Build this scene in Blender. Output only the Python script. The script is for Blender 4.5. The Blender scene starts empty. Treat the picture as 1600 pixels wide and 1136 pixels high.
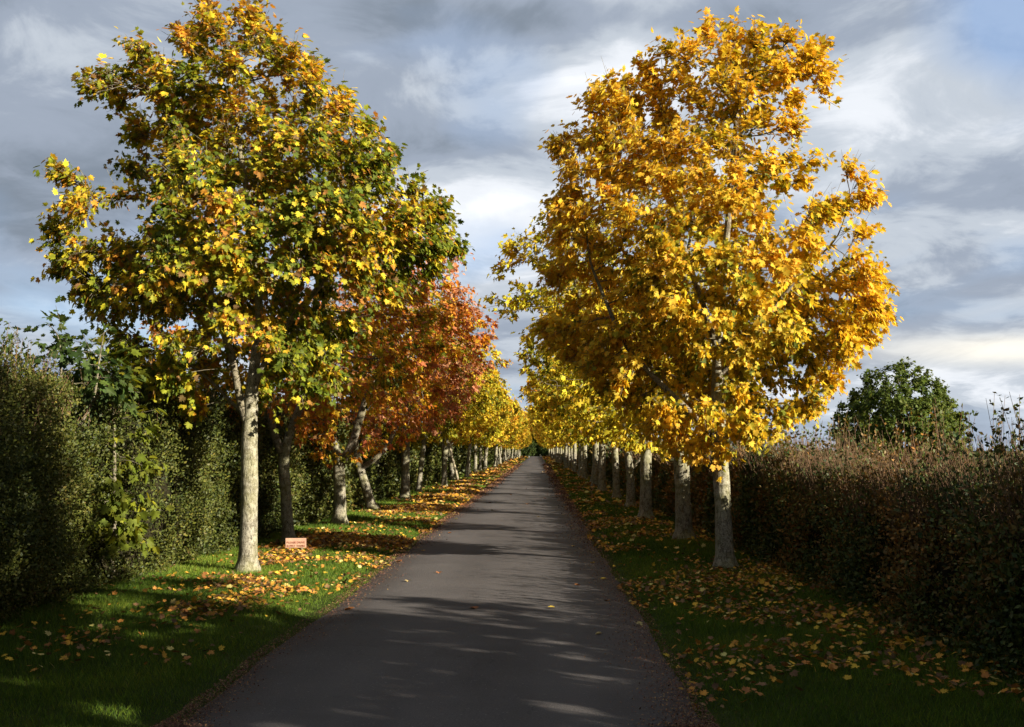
import bpy, math, random
import numpy as np
from mathutils import Vector

C = bpy.context.scene.collection
scene = bpy.context.scene
R = math.radians

# ------------------------------------------------------------------ camera
cam_d = bpy.data.cameras.new("camera")
cam = bpy.data.objects.new("camera", cam_d)
C.objects.link(cam)
cam.location = (0, 0, 1.65)
cam.rotation_euler = (R(90), 0, 0)
cam_d.lens = 36; cam_d.sensor_width = 36
cam_d.shift_x = -41/1600; cam_d.shift_y = 135/1600
cam_d.clip_start = 0.05; cam_d.clip_end = 3000
scene.camera = cam

# ------------------------------------------------------------------ light
SUN_EL, SUN_AZ = 21.0, 59.0            # azimuth: from straight behind the camera towards the right
hx, hy = math.sin(R(SUN_AZ)), -math.cos(R(SUN_AZ))
sdir = Vector((hx*math.cos(R(SUN_EL)), hy*math.cos(R(SUN_EL)), math.sin(R(SUN_EL))))
sl = bpy.data.lights.new("sun", 'SUN'); sl.energy = 5.0; sl.angle = R(0.5); sl.color = (1.0, 0.91, 0.76)
so = bpy.data.objects.new("sun", sl); C.objects.link(so)
so.rotation_euler = sdir.to_track_quat('Z', 'Y').to_euler()

scene.view_settings.view_transform = 'Standard'
scene.view_settings.look = 'None'
scene.view_settings.exposure = 1.50
scene.view_settings.gamma = 1.0

def N(nt, typ, **kw):
    n = nt.nodes.new(typ)
    for k, v in kw.items():
        if k.startswith('i_'):
            n.inputs[k[2:].replace('_', ' ')].default_value = v
        else:
            setattr(n, k, v)
    return n

def ramp(nt, fac, stops, interp='LINEAR'):
    r = nt.nodes.new('ShaderNodeValToRGB'); r.color_ramp.interpolation = interp
    e = r.color_ramp.elements
    while len(e) < len(stops): e.new(0.5)
    for k, (p, c) in enumerate(stops):
        e[k].position = p; e[k].color = (c, c, c, 1) if isinstance(c, (int, float)) else (*c, 1)
    nt.links.new(fac, r.inputs[0]); return r.outputs[0]

def mth(nt, op, a, b=None, c=None, clamp=False):
    m = nt.nodes.new('ShaderNodeMath'); m.operation = op; m.use_clamp = clamp
    for k, v in enumerate((a, b, c)):
        if v is None: continue
        if isinstance(v, (int, float)): m.inputs[k].default_value = v
        else: nt.links.new(v, m.inputs[k])
    return m.outputs[0]

def mixc(nt, fac, a, b, mode='MIX'):
    m = nt.nodes.new('ShaderNodeMix'); m.data_type = 'RGBA'; m.blend_type = mode
    for idx, v in ((0, fac), (6, a), (7, b)):
        if isinstance(v, (int, float)): m.inputs[idx].default_value = v
        elif isinstance(v, tuple): m.inputs[idx].default_value = (*v, 1)
        else: nt.links.new(v, m.inputs[idx])
    return m.outputs[2]

# ------------------------------------------------------------------ sky (clouds laid out by direction, on a flat cloud deck)
w = bpy.data.worlds.new("World"); scene.world = w; w.use_nodes = True
nt = w.node_tree; nt.nodes.clear()
out = N(nt, 'ShaderNodeOutputWorld'); bg = N(nt, 'ShaderNodeBackground')
sky = N(nt, 'ShaderNodeTexSky'); sky.sky_type = 'NISHITA'; sky.sun_disc = False
sky.sun_elevation = R(SUN_EL); sky.sun_rotation = R(180 - SUN_AZ)
tc = N(nt, 'ShaderNodeTexCoord')
sep = N(nt, 'ShaderNodeSeparateXYZ'); nt.links.new(tc.outputs['Generated'], sep.inputs[0])
zz = mth(nt, 'ADD', mth(nt, 'MAXIMUM', sep.outputs[2], 0.0), 0.24)
px = mth(nt, 'DIVIDE', sep.outputs[0], zz); py = mth(nt, 'DIVIDE', sep.outputs[1], zz)
cb = N(nt, 'ShaderNodeCombineXYZ'); nt.links.new(px, cb.inputs[0]); nt.links.new(py, cb.inputs[1])
def wnoise(scale, detail, rough, loc, dist=0.0, scl=(1, 1, 1)):
    mp = N(nt, 'ShaderNodeMapping'); mp.inputs['Location'].default_value = loc; mp.inputs['Scale'].default_value = scl
    nt.links.new(cb.outputs[0], mp.inputs[0])
    n = N(nt, 'ShaderNodeTexNoise'); n.inputs['Scale'].default_value = scale; n.inputs['Detail'].default_value = detail
    n.inputs['Roughness'].default_value = rough; n.inputs['Distortion'].default_value = dist
    nt.links.new(mp.outputs[0], n.inputs['Vector']); return n.outputs[0]
def blob(ax, az, sx, sz):      # a soft patch of sky round direction x/y = ax, z/y = az
    yy = mth(nt, 'MAXIMUM', sep.outputs[1], 0.05)
    u = mth(nt, 'DIVIDE', mth(nt, 'SUBTRACT', mth(nt, 'DIVIDE', sep.outputs[0], yy), ax), sx)
    v = mth(nt, 'DIVIDE', mth(nt, 'SUBTRACT', mth(nt, 'DIVIDE', sep.outputs[2], yy), az), sz)
    d = mth(nt, 'ADD', mth(nt, 'MULTIPLY', u, u), mth(nt, 'MULTIPLY', v, v))
    return mth(nt, 'EXPONENT', mth(nt, 'MULTIPLY', d, -1.0))
n1 = wnoise(1.15, 7, 0.52, (3.1, 1.7, 0), 0.45)
n2 = wnoise(4.2, 9, 0.6, (7.7, 4.2, 1.0), 0.5)
dens = mth(nt, 'ADD', mth(nt, 'MULTIPLY', n1, 0.60), mth(nt, 'MULTIPLY', n2, 0.40))
adj = None
for (ax, az, sx, sz, amt) in ((-0.47, 0.39, 0.14, 0.07, .09), (-0.07, 0.37, 0.13, 0.07, .03), (-0.5, 0.24, 0.2, 0.09, -.13), (-0.05, 0.30, 0.12, 0.03, -.12), (-0.08, 0.24, 0.12, 0.035, .07),
                              (0.02, 0.42, .25, .03, -.14), (0.08, 0.38, 0.06, .05, .10), (0.33, 0.36, 0.10, 0.08, .15), (0.45, 0.20, .1, .05, .07), (0.42, .27, .15, .03, -.05), (-0.5, .12, .2, .04, -.03)):
    t_ = mth(nt, 'MULTIPLY', blob(ax, az, sx, sz), amt)
    adj = t_ if adj is None else mth(nt, 'ADD', adj, t_)
dens = mth(nt, 'ADD', dens, adj)
cloud = ramp(nt, dens, [(0.34, (.125, .150, .185)), (0.45, (.19, .22, .27)), (0.53, (.30, .33, .37)), (0.62, (.46, .48, .51)), (0.76, (.66, .67, .68))], 'EASE')
skyb = mixc(nt, 1.0, sky.outputs[0], (.085, .085, .085), 'MULTIPLY')
skyb = mixc(nt, 0.55, skyb, (.20, .30, .50))
n3 = wnoise(1.1, 4, 0.5, (1.3, 9.2, 2.0), 0.3)
gap = mth(nt, 'ADD', n3, mth(nt, 'MULTIPLY', blob(0.42, 0.03, .20, .05), .16))
gap = mth(nt, 'ADD', gap, mth(nt, 'MULTIPLY', blob(0.47, 0.42, .07, .06), .25))
gap = mth(nt, 'ADD', gap, mth(nt, 'MULTIPLY', blob(-0.02, 0.09, .05, .04), .15))
gapm = ramp(nt, gap, [(0.56, 0.0), (0.72, 0.75)])
col = mixc(nt, gapm, cloud, skyb)
warm = mth(nt, 'MULTIPLY', blob(0.46, 0.098, 0.12, 0.014), mth(nt, 'ADD', 0.45, n2))
col = mixc(nt, mth(nt, 'MINIMUM', warm, 1.0), col, (.60, .57, .50))
# unseen sky behind the camera and overhead, dimmed to lower the fill light
back = ramp(nt, mth(nt, 'SUBTRACT', sep.outputs[1], mth(nt, 'MULTIPLY', sep.outputs[2], 0.45)), [(0.0, .55), (0.62, 1.0)])
col = mixc(nt, 1.0, col, back, 'MULTIPLY')
nt.links.new(col, bg.inputs[0]); bg.inputs[1].default_value = 0.68
nt.links.new(bg.outputs[0], out.inputs[0])

# ------------------------------------------------------------------ helpers
def tag(o, label=None, cat=None, group=None, kind=None):
    if label: o['label'] = label
    if cat: o['category'] = cat
    if group: o['group'] = group
    if kind: o['kind'] = kind
    return o
def empty(name, loc, label=None, cat=None, group=None):
    o = bpy.data.objects.new(name, None); C.objects.link(o); o.location = loc; o.empty_display_size = .2
    return tag(o, label, cat, group)

def new_mat(name):
    m = bpy.data.materials.new(name); m.use_nodes = True
    nt = m.node_tree; b = nt.nodes['Principled BSDF']
    return m, nt, b

def mesh_np(name, V, faces_flat, sizes, mat, parent=None, colors=None, smooth=False):
    """V (n,3); faces_flat loop vertex indices; sizes per face; colors (faces,3) linear"""
    me = bpy.data.meshes.new(name)
    V = np.ascontiguousarray(V, dtype=np.float32)
    ff = np.ascontiguousarray(faces_flat, dtype=np.int32); sizes = np.asarray(sizes, dtype=np.int32)
    me.vertices.add(len(V)); me.vertices.foreach_set('co', V.ravel())
    me.loops.add(len(ff)); me.loops.foreach_set('vertex_index', ff)
    st = np.zeros(len(sizes), np.int32); st[1:] = np.cumsum(sizes)[:-1]
    me.polygons.add(len(sizes)); me.polygons.foreach_set('loop_start', st); me.polygons.foreach_set('loop_total', sizes)
    if smooth: me.polygons.foreach_set('use_smooth', np.ones(len(sizes), bool))
    me.update(calc_edges=True)
    if colors is not None:
        a = me.attributes.new('tint', 'FLOAT_COLOR', 'FACE')
        cc = np.ones((len(sizes), 4), np.float32); cc[:, :3] = colors
        a.data.foreach_set('color', cc.ravel())
    me.materials.append(mat)
    o = bpy.data.objects.new(name, me); C.objects.link(o)
    if parent: o.parent = parent
    return o

def unit(v): return v / np.maximum(np.linalg.norm(v, axis=-1, keepdims=True), 1e-9)

# lattice value noise, vectorised
_perm = np.random.RandomState(11).rand(32, 32, 32)
def vnoise(P, f=1.0, seed=0):
    P = np.asarray(P)*f + seed*7.31
    i = np.floor(P).astype(int); t = P - i; t = t*t*(3 - 2*t)
    r = 0
    for dx in (0, 1):
        for dy in (0, 1):
            for dz in (0, 1):
                wgt = (t[..., 0] if dx else 1-t[..., 0])*(t[..., 1] if dy else 1-t[..., 1])*(t[..., 2] if dz else 1-t[..., 2])
                r = r + wgt*_perm[(i[..., 0]+dx) % 32, (i[..., 1]+dy) % 32, (i[..., 2]+dz) % 32]
    return r
def fbm(P, f=1.0, seed=0, o=3):
    s = 0; a = 1; tot = 0
    for k in range(o):
        s = s + a*vnoise(P, f*2**k, seed+k); tot += a; a *= .5
    return s/tot

# ------------------------------------------------------------------ leaf templates
def _leafA():    # palmate leaf, folded along the midrib, two n-gons
    half = [(.12, -.08), (.42, -.10), (.40, .07), (.62, .20), (.41, .29), (.68, .60), (.37, .54), (.22, .54), (.27, .80), (.10, .79)]
    v = [(0, 0, 0), (0, 1.0, -.10)]
    for (x, y) in half: v.append((x, y, .22*x - .12*y*y - .25*x*x))
    for (x, y) in half: v.append((-x, y, .22*x - .12*y*y - .25*x*x))
    n = len(half)
    f = [[0]+list(range(2, 2+n))+[1], [1]+list(range(2+2*n-1, 2+n-1, -1))+[0]]
    return np.array(v), f
def _leafB():
    half = [(.46, -.06), (.34, .18), (.64, .54), (.24, .52), (.20, .78)]
    v = [(0, 0, 0), (0, 1.0, -.10)]
    for (x, y) in half: v.append((x, y, .2*x - .12*y*y))
    for (x, y) in half: v.append((-x, y, .2*x - .12*y*y))
    n = len(half)
    f = [[0]+list(range(2, 2+n))+[1], [1]+list(range(2+2*n-1, 2+n-1, -1))+[0]]
    return np.array(v), f
def _leafC():    # three lobed, single face
    v = [(0, 0, 0), (.48, .15, .06), (.42, .52, 0), (.16, .58, -.03), (0, 1, -.1), (-.16, .58, -.03), (-.42, .52, 0), (-.48, .15, .06)]
    return np.array(v), [[0, 1, 2, 3, 4, 5, 6, 7]]
def _leafD():    # small oval leaf
    v = [(0, 0, 0), (.30, .45, .05), (0, 1, 0), (-.30, .45, .05)]
    return np.array(v), [[0, 1, 2, 3]]
def _blade():
    v = [(-.5, 0, 0), (.5, 0, 0), (.1, 1, 0)]
    return np.array(v), [[0, 1, 2]]
LEAF = dict(A=_leafA(), B=_leafB(), C=_leafC(), D=_leafD(), G=_blade())

def leaves_mesh(name, kind, P, T, Nn, S, col, mat, parent=None, SX=None, curl=None):
    """P base points, T tip directions, Nn approx normals, S sizes"""
    tv, tf = LEAF[kind]; n = len(P); k = len(tv)
    T = unit(T); U = unit(np.cross(T, Nn)); Nr = np.cross(U, T)
    S = np.asarray(S)[:, None, None]
    sx = S if SX is None else np.asarray(SX)[:, None, None]
    z = tv[None, :, 2:3] * (1.0 if curl is None else np.asarray(curl)[:, None, None])
    V = P[:, None, :] + sx*tv[None, :, 0:1]*U[:, None, :] + S*tv[None, :, 1:2]*T[:, None, :] + S*z*Nr[:, None, :]
    base = (np.arange(n)*k)[:, None]
    flat = np.concatenate([np.array(f) for f in tf])[None, :] + base
    sizes = np.tile([len(f) for f in tf], n)
    cols = np.repeat(col, len(tf), axis=0)
    return mesh_np(name, V.reshape(-1, 3), flat.ravel(), sizes, mat, parent, cols)

def tubes_mesh(name, chains, mat, parent=None, bump=0.0):
    """chains: list of (pts (m,3), radii (m,), sides)"""
    VV, FF, base = [], [], 0
    for pts, rad, sides in chains:
        m = len(pts)
        if m < 2: continue
        d = np.gradient(pts, axis=0); d = unit(d)
        ref = np.array([1.0, .13, .07]) if abs(d[0][0]) < .8 else np.array([0, 1.0, .1])
        u = unit(ref[None, :] - (d@ref)[:, None]*d); v = np.cross(d, u)
        a = np.linspace(0, 2*np.pi, sides, endpoint=False)
        rr = rad[:, None]*np.ones((1, sides))
        ring = pts[:, None, :] + rr[..., None]*(np.cos(a)[None, :, None]*u[:, None, :] + np.sin(a)[None, :, None]*v[:, None, :])
        if bump and sides >= 10:
            nz = fbm(ring.reshape(-1, 3)*np.array([1, 1, .5]), 7, 3).reshape(m, sides) - .5
            n2_ = fbm(ring.reshape(-1, 3), 1.7, 5).reshape(m, sides) - .5
            rr2 = rr*(1 + bump*nz + bump*1.3*n2_)
            ring = pts[:, None, :] + rr2[..., None]*(np.cos(a)[None, :, None]*u[:, None, :] + np.sin(a)[None, :, None]*v[:, None, :])
        VV.append(ring.reshape(-1, 3))
        i = np.arange(m-1)[:, None]*sides; j = np.arange(sides)[None, :]; j2 = (j+1) % sides
        q = np.stack([i+j, i+j2, i+sides+j2, i+sides+j], -1).reshape(-1, 4) + base
        FF.append(q); base += m*sides
    V = np.concatenate(VV); F = np.concatenate(FF)
    return mesh_np(name, V, F.ravel(), np.full(len(F), 4), mat, parent, None, smooth=True)

# ------------------------------------------------------------------ materials
def foliage_mat(name, trans=.35, rough=.5, spec=.35, tgain=(1.15, 1.0, .6), noise_amt=.35, scale=18):
    m, nt, b = new_mat(name)
    at = N(nt, 'ShaderNodeAttribute'); at.attribute_name = 'tint'
    geo = N(nt, 'ShaderNodeTexCoord'); nz = N(nt, 'ShaderNodeTexNoise'); nz.inputs['Scale'].default_value = scale; nz.inputs['Detail'].default_value = 3
    nt.links.new(geo.outputs['Object'], nz.inputs['Vector'])
    f = ramp(nt, nz.outputs[0], [(.3, 1-noise_amt), (.7, 1+noise_amt*.5)])
    c = mixc(nt, 1.0, at.outputs['Color'], f, 'MULTIPLY')
    oi = N(nt, 'ShaderNodeObjectInfo')
    hs = N(nt, 'ShaderNodeHueSaturation')
    nt.links.new(mth(nt, 'ADD', 0.488, mth(nt, 'MULTIPLY', oi.outputs['Random'], .024)), hs.inputs['Hue'])
    nt.links.new(c, hs.inputs['Color']); c = hs.outputs[0]
    nt.links.new(c, b.inputs['Base Color']); b.inputs['Roughness'].default_value = rough
    b.inputs['Specular IOR Level'].default_value = spec
    tr = N(nt, 'ShaderNodeBsdfTranslucent'); tcg = mixc(nt, 1.0, c, tgain, 'MULTIPLY'); nt.links.new(tcg, tr.inputs[0])
    mx = N(nt, 'ShaderNodeMixShader'); mx.inputs[0].default_value = trans
    o = nt.nodes['Material Output']; nt.links.new(b.outputs[0], mx.inputs[1]); nt.links.new(tr.outputs[0], mx.inputs[2]); nt.links.new(mx.outputs[0], o.inputs[0])
    return m
M = {}
M['leaf'] = foliage_mat('maple_leaf', trans=.45, noise_amt=.35, rough=.62, spec=.2)
M['hedge_leaf'] = foliage_mat('hedge_leaf', trans=.2, rough=.55, spec=.25)
M['grass'] = foliage_mat('grass_blade', trans=.25, rough=.6, spec=.2, noise_amt=.2, scale=2)
M['litter'] = foliage_mat('fallen_leaf', trans=.12, rough=.65, spec=.2)

def bark_mat(name, c0, c1, c2, scale=1.0, moss=0.35):
    m, nt, b = new_mat(name)
    tcn = N(nt, 'ShaderNodeTexCoord')
    mp = N(nt, 'ShaderNodeMapping'); mp.inputs['Scale'].default_value = (1, 1, .32); nt.links.new(tcn.outputs['Object'], mp.inputs[0])
    fis = N(nt, 'ShaderNodeTexNoise'); fis.inputs['Scale'].default_value = 38*scale; fis.inputs['Detail'].default_value = 7; fis.inputs['Roughness'].default_value = .65
    nt.links.new(mp.outputs[0], fis.inputs['Vector'])
    pat = N(nt, 'ShaderNodeTexNoise'); pat.inputs['Scale'].default_value = 13*scale; pat.inputs['Detail'].default_value = 6; pat.inputs['Roughness'].default_value = .6
    nt.links.new(tcn.outputs['Object'], pat.inputs['Vector'])
    big = N(nt, 'ShaderNodeTexNoise'); big.inputs['Scale'].default_value = 2.4; big.inputs['Detail'].default_value = 4
    nt.links.new(tcn.outputs['Object'], big.inputs['Vector'])
    spk = N(nt, 'ShaderNodeTexNoise'); spk.inputs['Scale'].default_value = 85*scale; spk.inputs['Detail'].default_value = 4; spk.inputs['Roughness'].default_value = .7
    nt.links.new(tcn.outputs['Object'], spk.inputs['Vector'])
    a = ramp(nt, mth(nt, 'ADD', mth(nt, 'MULTIPLY', pat.outputs[0], .45), mth(nt, 'MULTIPLY', spk.outputs[0], .55)), [(.40, c0), (.485, c1), (.56, c2)])
    g = mixc(nt, mth(nt, 'MULTIPLY', ramp(nt, big.outputs[0], [(.42, 0.0), (.62, 1.0)]), moss), a, (.20, .20, .06))
    dk = ramp(nt, fis.outputs[0], [(.36, .35), (.47, 1.0)])
    c = mixc(nt, 1.0, g, dk, 'MULTIPLY')
    nt.links.new(c, b.inputs['Base Color']); b.inputs['Roughness'].default_value = .9; b.inputs['Specular IOR Level'].default_value = .15
    bp = N(nt, 'ShaderNodeBump'); bp.inputs['Strength'].default_value = .9; bp.inputs['Distance'].default_value = .012
    nt.links.new(mth(nt, 'ADD', fis.outputs[0], mth(nt, 'MULTIPLY', pat.outputs[0], .8)), bp.inputs['Height']); nt.links.new(bp.outputs[0], b.inputs['Normal'])
    return m
M['bark'] = bark_mat('maple_bark', (.08, .07, .048), (.185, .165, .12), (.32, .30, .235))
M['branch'] = bark_mat('branch_bark', (.06, .05, .035), (.13, .11, .075), (.24, .21, .16), 1.5, .2)
M['twig'] = bark_mat('twig_bark', (.085, .045, .028), (.15, .085, .05), (.23, .145, .085), 1.5, .1)
M['stake'] = bark_mat('stake_wood', (.16, .13, .09), (.24, .2, .14), (.32, .28, .2), 1.0, .2)

m, nt, b = new_mat('asphalt'); M['road'] = m
tcn = N(nt, 'ShaderNodeTexCoord')
def onoise(scale, detail, rough=.5, scl=(1, 1, 1)):
    mp = N(nt, 'ShaderNodeMapping'); mp.inputs['Scale'].default_value = scl; nt.links.new(tcn.outputs['Object'], mp.inputs[0])
    n = N(nt, 'ShaderNodeTexNoise'); n.inputs['Scale'].default_value = scale; n.inputs['Detail'].default_value = detail; n.inputs['Roughness'].default_value = rough
    nt.links.new(mp.outputs[0], n.inputs['Vector']); return n.outputs[0]
fine = onoise(140, 3, .7); med = onoise(1.1, 5, .6); wear = onoise(1.3, 4, .5, (1, .07, 1))
vor = N(nt, 'ShaderNodeTexVoronoi'); vor.inputs['Scale'].default_value = 95; nt.links.new(tcn.outputs['Object'], vor.inputs['Vector'])
c = ramp(nt, med, [(.3, (.060, .054, .053)), (.7, (.080, .072, .070))])
c = mixc(nt, 1.0, c, ramp(nt, wear, [(.35, .85), (.65, 1.12)]), 'MULTIPLY')
c = mixc(nt, 1.0, c, ramp(nt, fine, [(.3, .6), (.7, 1.4)]), 'MULTIPLY')
c = mixc(nt, mth(nt, 'MULTIPLY', ramp(nt, vor.outputs['Color'], [(.90, 0.0), (.93, 1.0)]), .5), c, (.22, .20, .18))
nt.links.new(c, b.inputs['Base Color']); b.inputs['Roughness'].default_value = .85; b.inputs['Specular IOR Level'].default_value = .25
sx_ = N(nt, 'ShaderNodeSeparateXYZ'); nt.links.new(tcn.outputs['Object'], sx_.inputs[0])
xw = mth(nt, 'ADD', sx_.outputs[0], mth(nt, 'MULTIPLY', mth(nt, 'SUBTRACT', onoise(.35, 2), .5), .5))
for cx in (-1.35, .15):
    dxx = mth(nt, 'DIVIDE', mth(nt, 'SUBTRACT', xw, cx), .30); tk = mth(nt, 'EXPONENT', mth(nt, 'MULTIPLY', mth(nt, 'MULTIPLY', dxx, dxx), -1.0))
    c = mixc(nt, mth(nt, 'MULTIPLY', tk, .38), c, (.098, .090, .088))
pt_ = ramp(nt, onoise(.45, 3, .5), [(.56, 0.0), (.575, 1.0)])
c = mixc(nt, mth(nt, 'MULTIPLY', pt_, .22), c, (.045, .040, .040))
crk = N(nt, 'ShaderNodeTexVoronoi'); crk.feature = 'DISTANCE_TO_EDGE'; crk.inputs['Scale'].default_value = .8
wv = N(nt, 'ShaderNodeVectorMath'); wv.operation = 'ADD'; nt.links.new(tcn.outputs['Object'], wv.inputs[0])
wn_ = N(nt, 'ShaderNodeTexNoise'); wn_.inputs['Scale'].default_value = 3.0; wn_.inputs['Detail'].default_value = 5; nt.links.new(tcn.outputs['Object'], wn_.inputs['Vector']); nt.links.new(wn_.outputs['Color'], wv.inputs[1]); nt.links.new(wv.outputs[0], crk.inputs['Vector'])
ck = mth(nt, 'MULTIPLY', ramp(nt, crk.outputs['Distance'], [(.0, 1.0), (.012, 0.0)]), ramp(nt, onoise(.6, 2), [(.5, 0.0), (.6, .55)]))
c = mixc(nt, ck, c, (.02, .018, .017))
ed_ = ramp(nt, mth(nt, 'ABSOLUTE', mth(nt, 'ADD', xw, .585)), [(1.15, 0.0), (1.7, 1.0)])
edm = mth(nt, 'MULTIPLY', mth(nt, 'SUBTRACT', mth(nt, 'ABSOLUTE', mth(nt, 'ADD', xw, .585)), 1.15), 1.6, None, True)
c = mixc(nt, mth(nt, 'MULTIPLY', edm, ramp(nt, onoise(7, 5, .7), [(.4, .1), (.6, .85)])), c, (.075, .042, .030))
nt.links.new(c, b.inputs['Base Color'])
bp = N(nt, 'ShaderNodeBump'); bp.inputs['Strength'].default_value = .5; bp.inputs['Distance'].default_value = .006
nt.links.new(mth(nt, 'ADD', fine, vor.outputs['Distance']), bp.inputs['Height']); nt.links.new(bp.outputs[0], b.inputs['Normal'])

m, nt, b = new_mat('turf'); M['turf'] = m
tcn = N(nt, 'ShaderNodeTexCoord')
c = ramp(nt, onoise(1.4, 6, .6), [(.3, (.020, .036, .006)), (.5, (.034, .055, .008)), (.7, (.06, .070, .016))])
c = mixc(nt, ramp(nt, onoise(30, 4, .7), [(.5, 0.0), (.7, .5)]), c, (.05, .035, .018))
nt.links.new(c, b.inputs['Base Color']); b.inputs['Roughness'].default_value = .95; b.inputs['Specular IOR Level'].default_value = .1
bp = N(nt, 'ShaderNodeBump'); bp.inputs['Strength'].default_value = 1; bp.inputs['Distance'].default_value = .03
nt.links.new(onoise(60, 4, .7), bp.inputs['Height']); nt.links.new(bp.outputs[0], b.inputs['Normal'])

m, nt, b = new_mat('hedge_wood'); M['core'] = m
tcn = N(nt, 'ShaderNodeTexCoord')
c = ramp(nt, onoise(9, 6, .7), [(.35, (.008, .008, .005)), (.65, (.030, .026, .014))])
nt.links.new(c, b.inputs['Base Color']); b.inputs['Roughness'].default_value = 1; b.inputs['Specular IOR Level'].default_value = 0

# ------------------------------------------------------------------ ground, verges, road
XL, XR = -2.22, 1.05           # road edges
def wob(y, s): 
    y = np.asarray(y, float); P = np.stack([y, y*0+s*13.7, y*0], -1)
    return (fbm(P, .55, s, 4) - .5)*.34 + (vnoise(P, 3.1, s)-.5)*.07
def gz(x, y):                  # verge height
    x = np.asarray(x, float); y = np.asarray(y, float)
    e = np.maximum(XL - x, x - XR); s = np.clip(e/.5, 0, 1); s = s*s*(3-2*s)
    P = np.stack([x, y, x*0], -1)
    return -.02 + s*.055 + s*(vnoise(P, .7, 2)-.5)*.05 + (vnoise(P, 4, 3)-.5)*.018*np.clip(e/.3, 0, 1)
def grid(name, xs, ys, zf, mat):
    X, Y = np.meshgrid(xs, ys, indexing='ij'); Z = zf(X, Y)
    V = np.stack([X, Y, Z], -1).reshape(-1, 3); nx, ny = X.shape
    i = np.arange(nx-1)[:, None]*ny + np.arange(ny-1)[None, :]
    F = np.stack([i, i+ny, i+ny+1, i+1], -1).reshape(-1, 4)
    return mesh_np(name, V, F.ravel(), np.full(len(F), 4), mat, smooth=True)
g = grid('ground', np.linspace(-900, 900, 61), np.linspace(-300, 2400, 61), lambda x, y: x*0 - .10, M['turf']); tag(g, kind='structure')
ys = np.concatenate([np.arange(-12, 30, .15), np.arange(30, 80, .6), np.arange(80, 290, 3)])
g = grid('grass_verge', np.linspace(-7.2, XL+.05, 46), ys, lambda x, y: gz(x, y)-.012, M['turf']); tag(g, kind='structure')
g = grid('grass_verge', np.linspace(XR-.05, 6.0, 46), ys, lambda x, y: gz(x, y)-.012, M['turf']); tag(g, kind='structure')
# road: uneven edges
tt = np.linspace(0, 1, 15)
el = XL + wob(ys, 1)*.5; er = XR + wob(ys, 2)*.5
X = el[None, :]*(1-tt[:, None]) + er[None, :]*tt[:, None]; Y = np.tile(ys, (15, 1))
P = np.stack([X, Y, X*0], -1)
Z = .012 + .035*(1-(2*tt[:, None]-1)**2) + (vnoise(P, .8, 9)-.5)*.012
Z[0] -= .05; Z[-1] -= .05
V = np.stack([X, Y, Z], -1).reshape(-1, 3); ny = len(ys)
i = np.arange(14)[:, None]*ny + np.arange(ny-1)[None, :]
F = np.stack([i, i+ny, i+ny+1, i+1], -1).reshape(-1, 4)
g = mesh_np('road', V, F.ravel(), np.full(len(F), 4), M['road'], smooth=True); tag(g, kind='structure')

# ------------------------------------------------------------------ trees
def palette(cols, wts, n, rng, bias=None):
    """pick palette entries; bias 0..1 shifts along the list"""
    cols = np.array(cols); cw = np.cumsum(wts)/np.sum(wts)
    r = rng.rand(n) if bias is None else np.clip(bias*.54 + rng.rand(n)*.46, 0, .9999)
    idx = np.searchsorted(cw, r)
    c = cols[np.clip(idx, 0, len(cols)-1)]*(1 + (rng.rand(n, 1)-.5)*.45)
    return np.clip(c*(1+(rng.rand(n, 3)-.5)*.14), 0.004, .9)

GREEN_D = (.045, .075, .010); GREEN = (.12, .155, .014); LIME = (.26, .27, .02); YGREEN = (.42, .36, .02)
YEL = (.72, .55, .04); GOLD = (.72, .46, .035); ORANGE = (.58, .25, .03); RUST = (.42, .18, .04); RED = (.54, .18, .065); BROWN = (.21, .12, .045); PINK = (.54, .25, .13)
PAL = {
 'green':  ([GREEN_D, GREEN, LIME, RUST, YGREEN, BROWN, YEL, GOLD, ORANGE, GOLD, RUST, BROWN], [1.5, 3.2, 1.8, .4, .9, .5, .7, 1.4, 1.6, .8, .9, .6]),
 'yellow': ([GREEN, LIME, YGREEN, YEL, YEL, GOLD, YEL, GOLD, ORANGE, BROWN], [.9, .9, 1.3, 2.2, 1.6, 1.6, 1.8, 1.4, .8, .6]),
 'red':    ([GREEN_D, GREEN, LIME, YGREEN, GOLD, ORANGE, RED, ORANGE, RUST, BROWN], [.6, 1.5, 1.1, 1.3, 1.7, 1.8, 1.3, 1.1, 1.6, 1.3]),
 'pink':   ([LIME, GOLD, ORANGE, PINK, PINK, RED, BROWN], [.5, .8, 1.3, 2, 1.2, 1, 1.2]),
 'olive':  ([GREEN_D, GREEN, LIME, YGREEN, YEL, GOLD, BROWN], [.8, 1.6, 2.2, 2.2, 1.6, 1.0, .7]),
 'gold':   ([GREEN, LIME, YGREEN, YEL, GOLD, ORANGE, BROWN], [.8, 1.4, 2, 2.2, 1.6, .8, .9]),
 'orange': ([LIME, YGREEN, YEL, GOLD, ORANGE, RUST], [.6, .8, 1.4, 2.2, 2.2, 1]),
 'sap':    ([GREEN_D, GREEN, GREEN, LIME, YGREEN, YEL], [1.2, 2, 1.6, 1.8, 1.0, .4]),
 'field':  ([(.05, .085, .015), (.09, .135, .02), (.13, .165, .03), (.20, .20, .04)], [1, 2, 1.6, .7]),
 'dark':   ([(.03, .055, .012), (.055, .09, .018), (.09, .125, .025), (.14, .15, .03)], [1.2, 2, 1.4, .6]),
}

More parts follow.
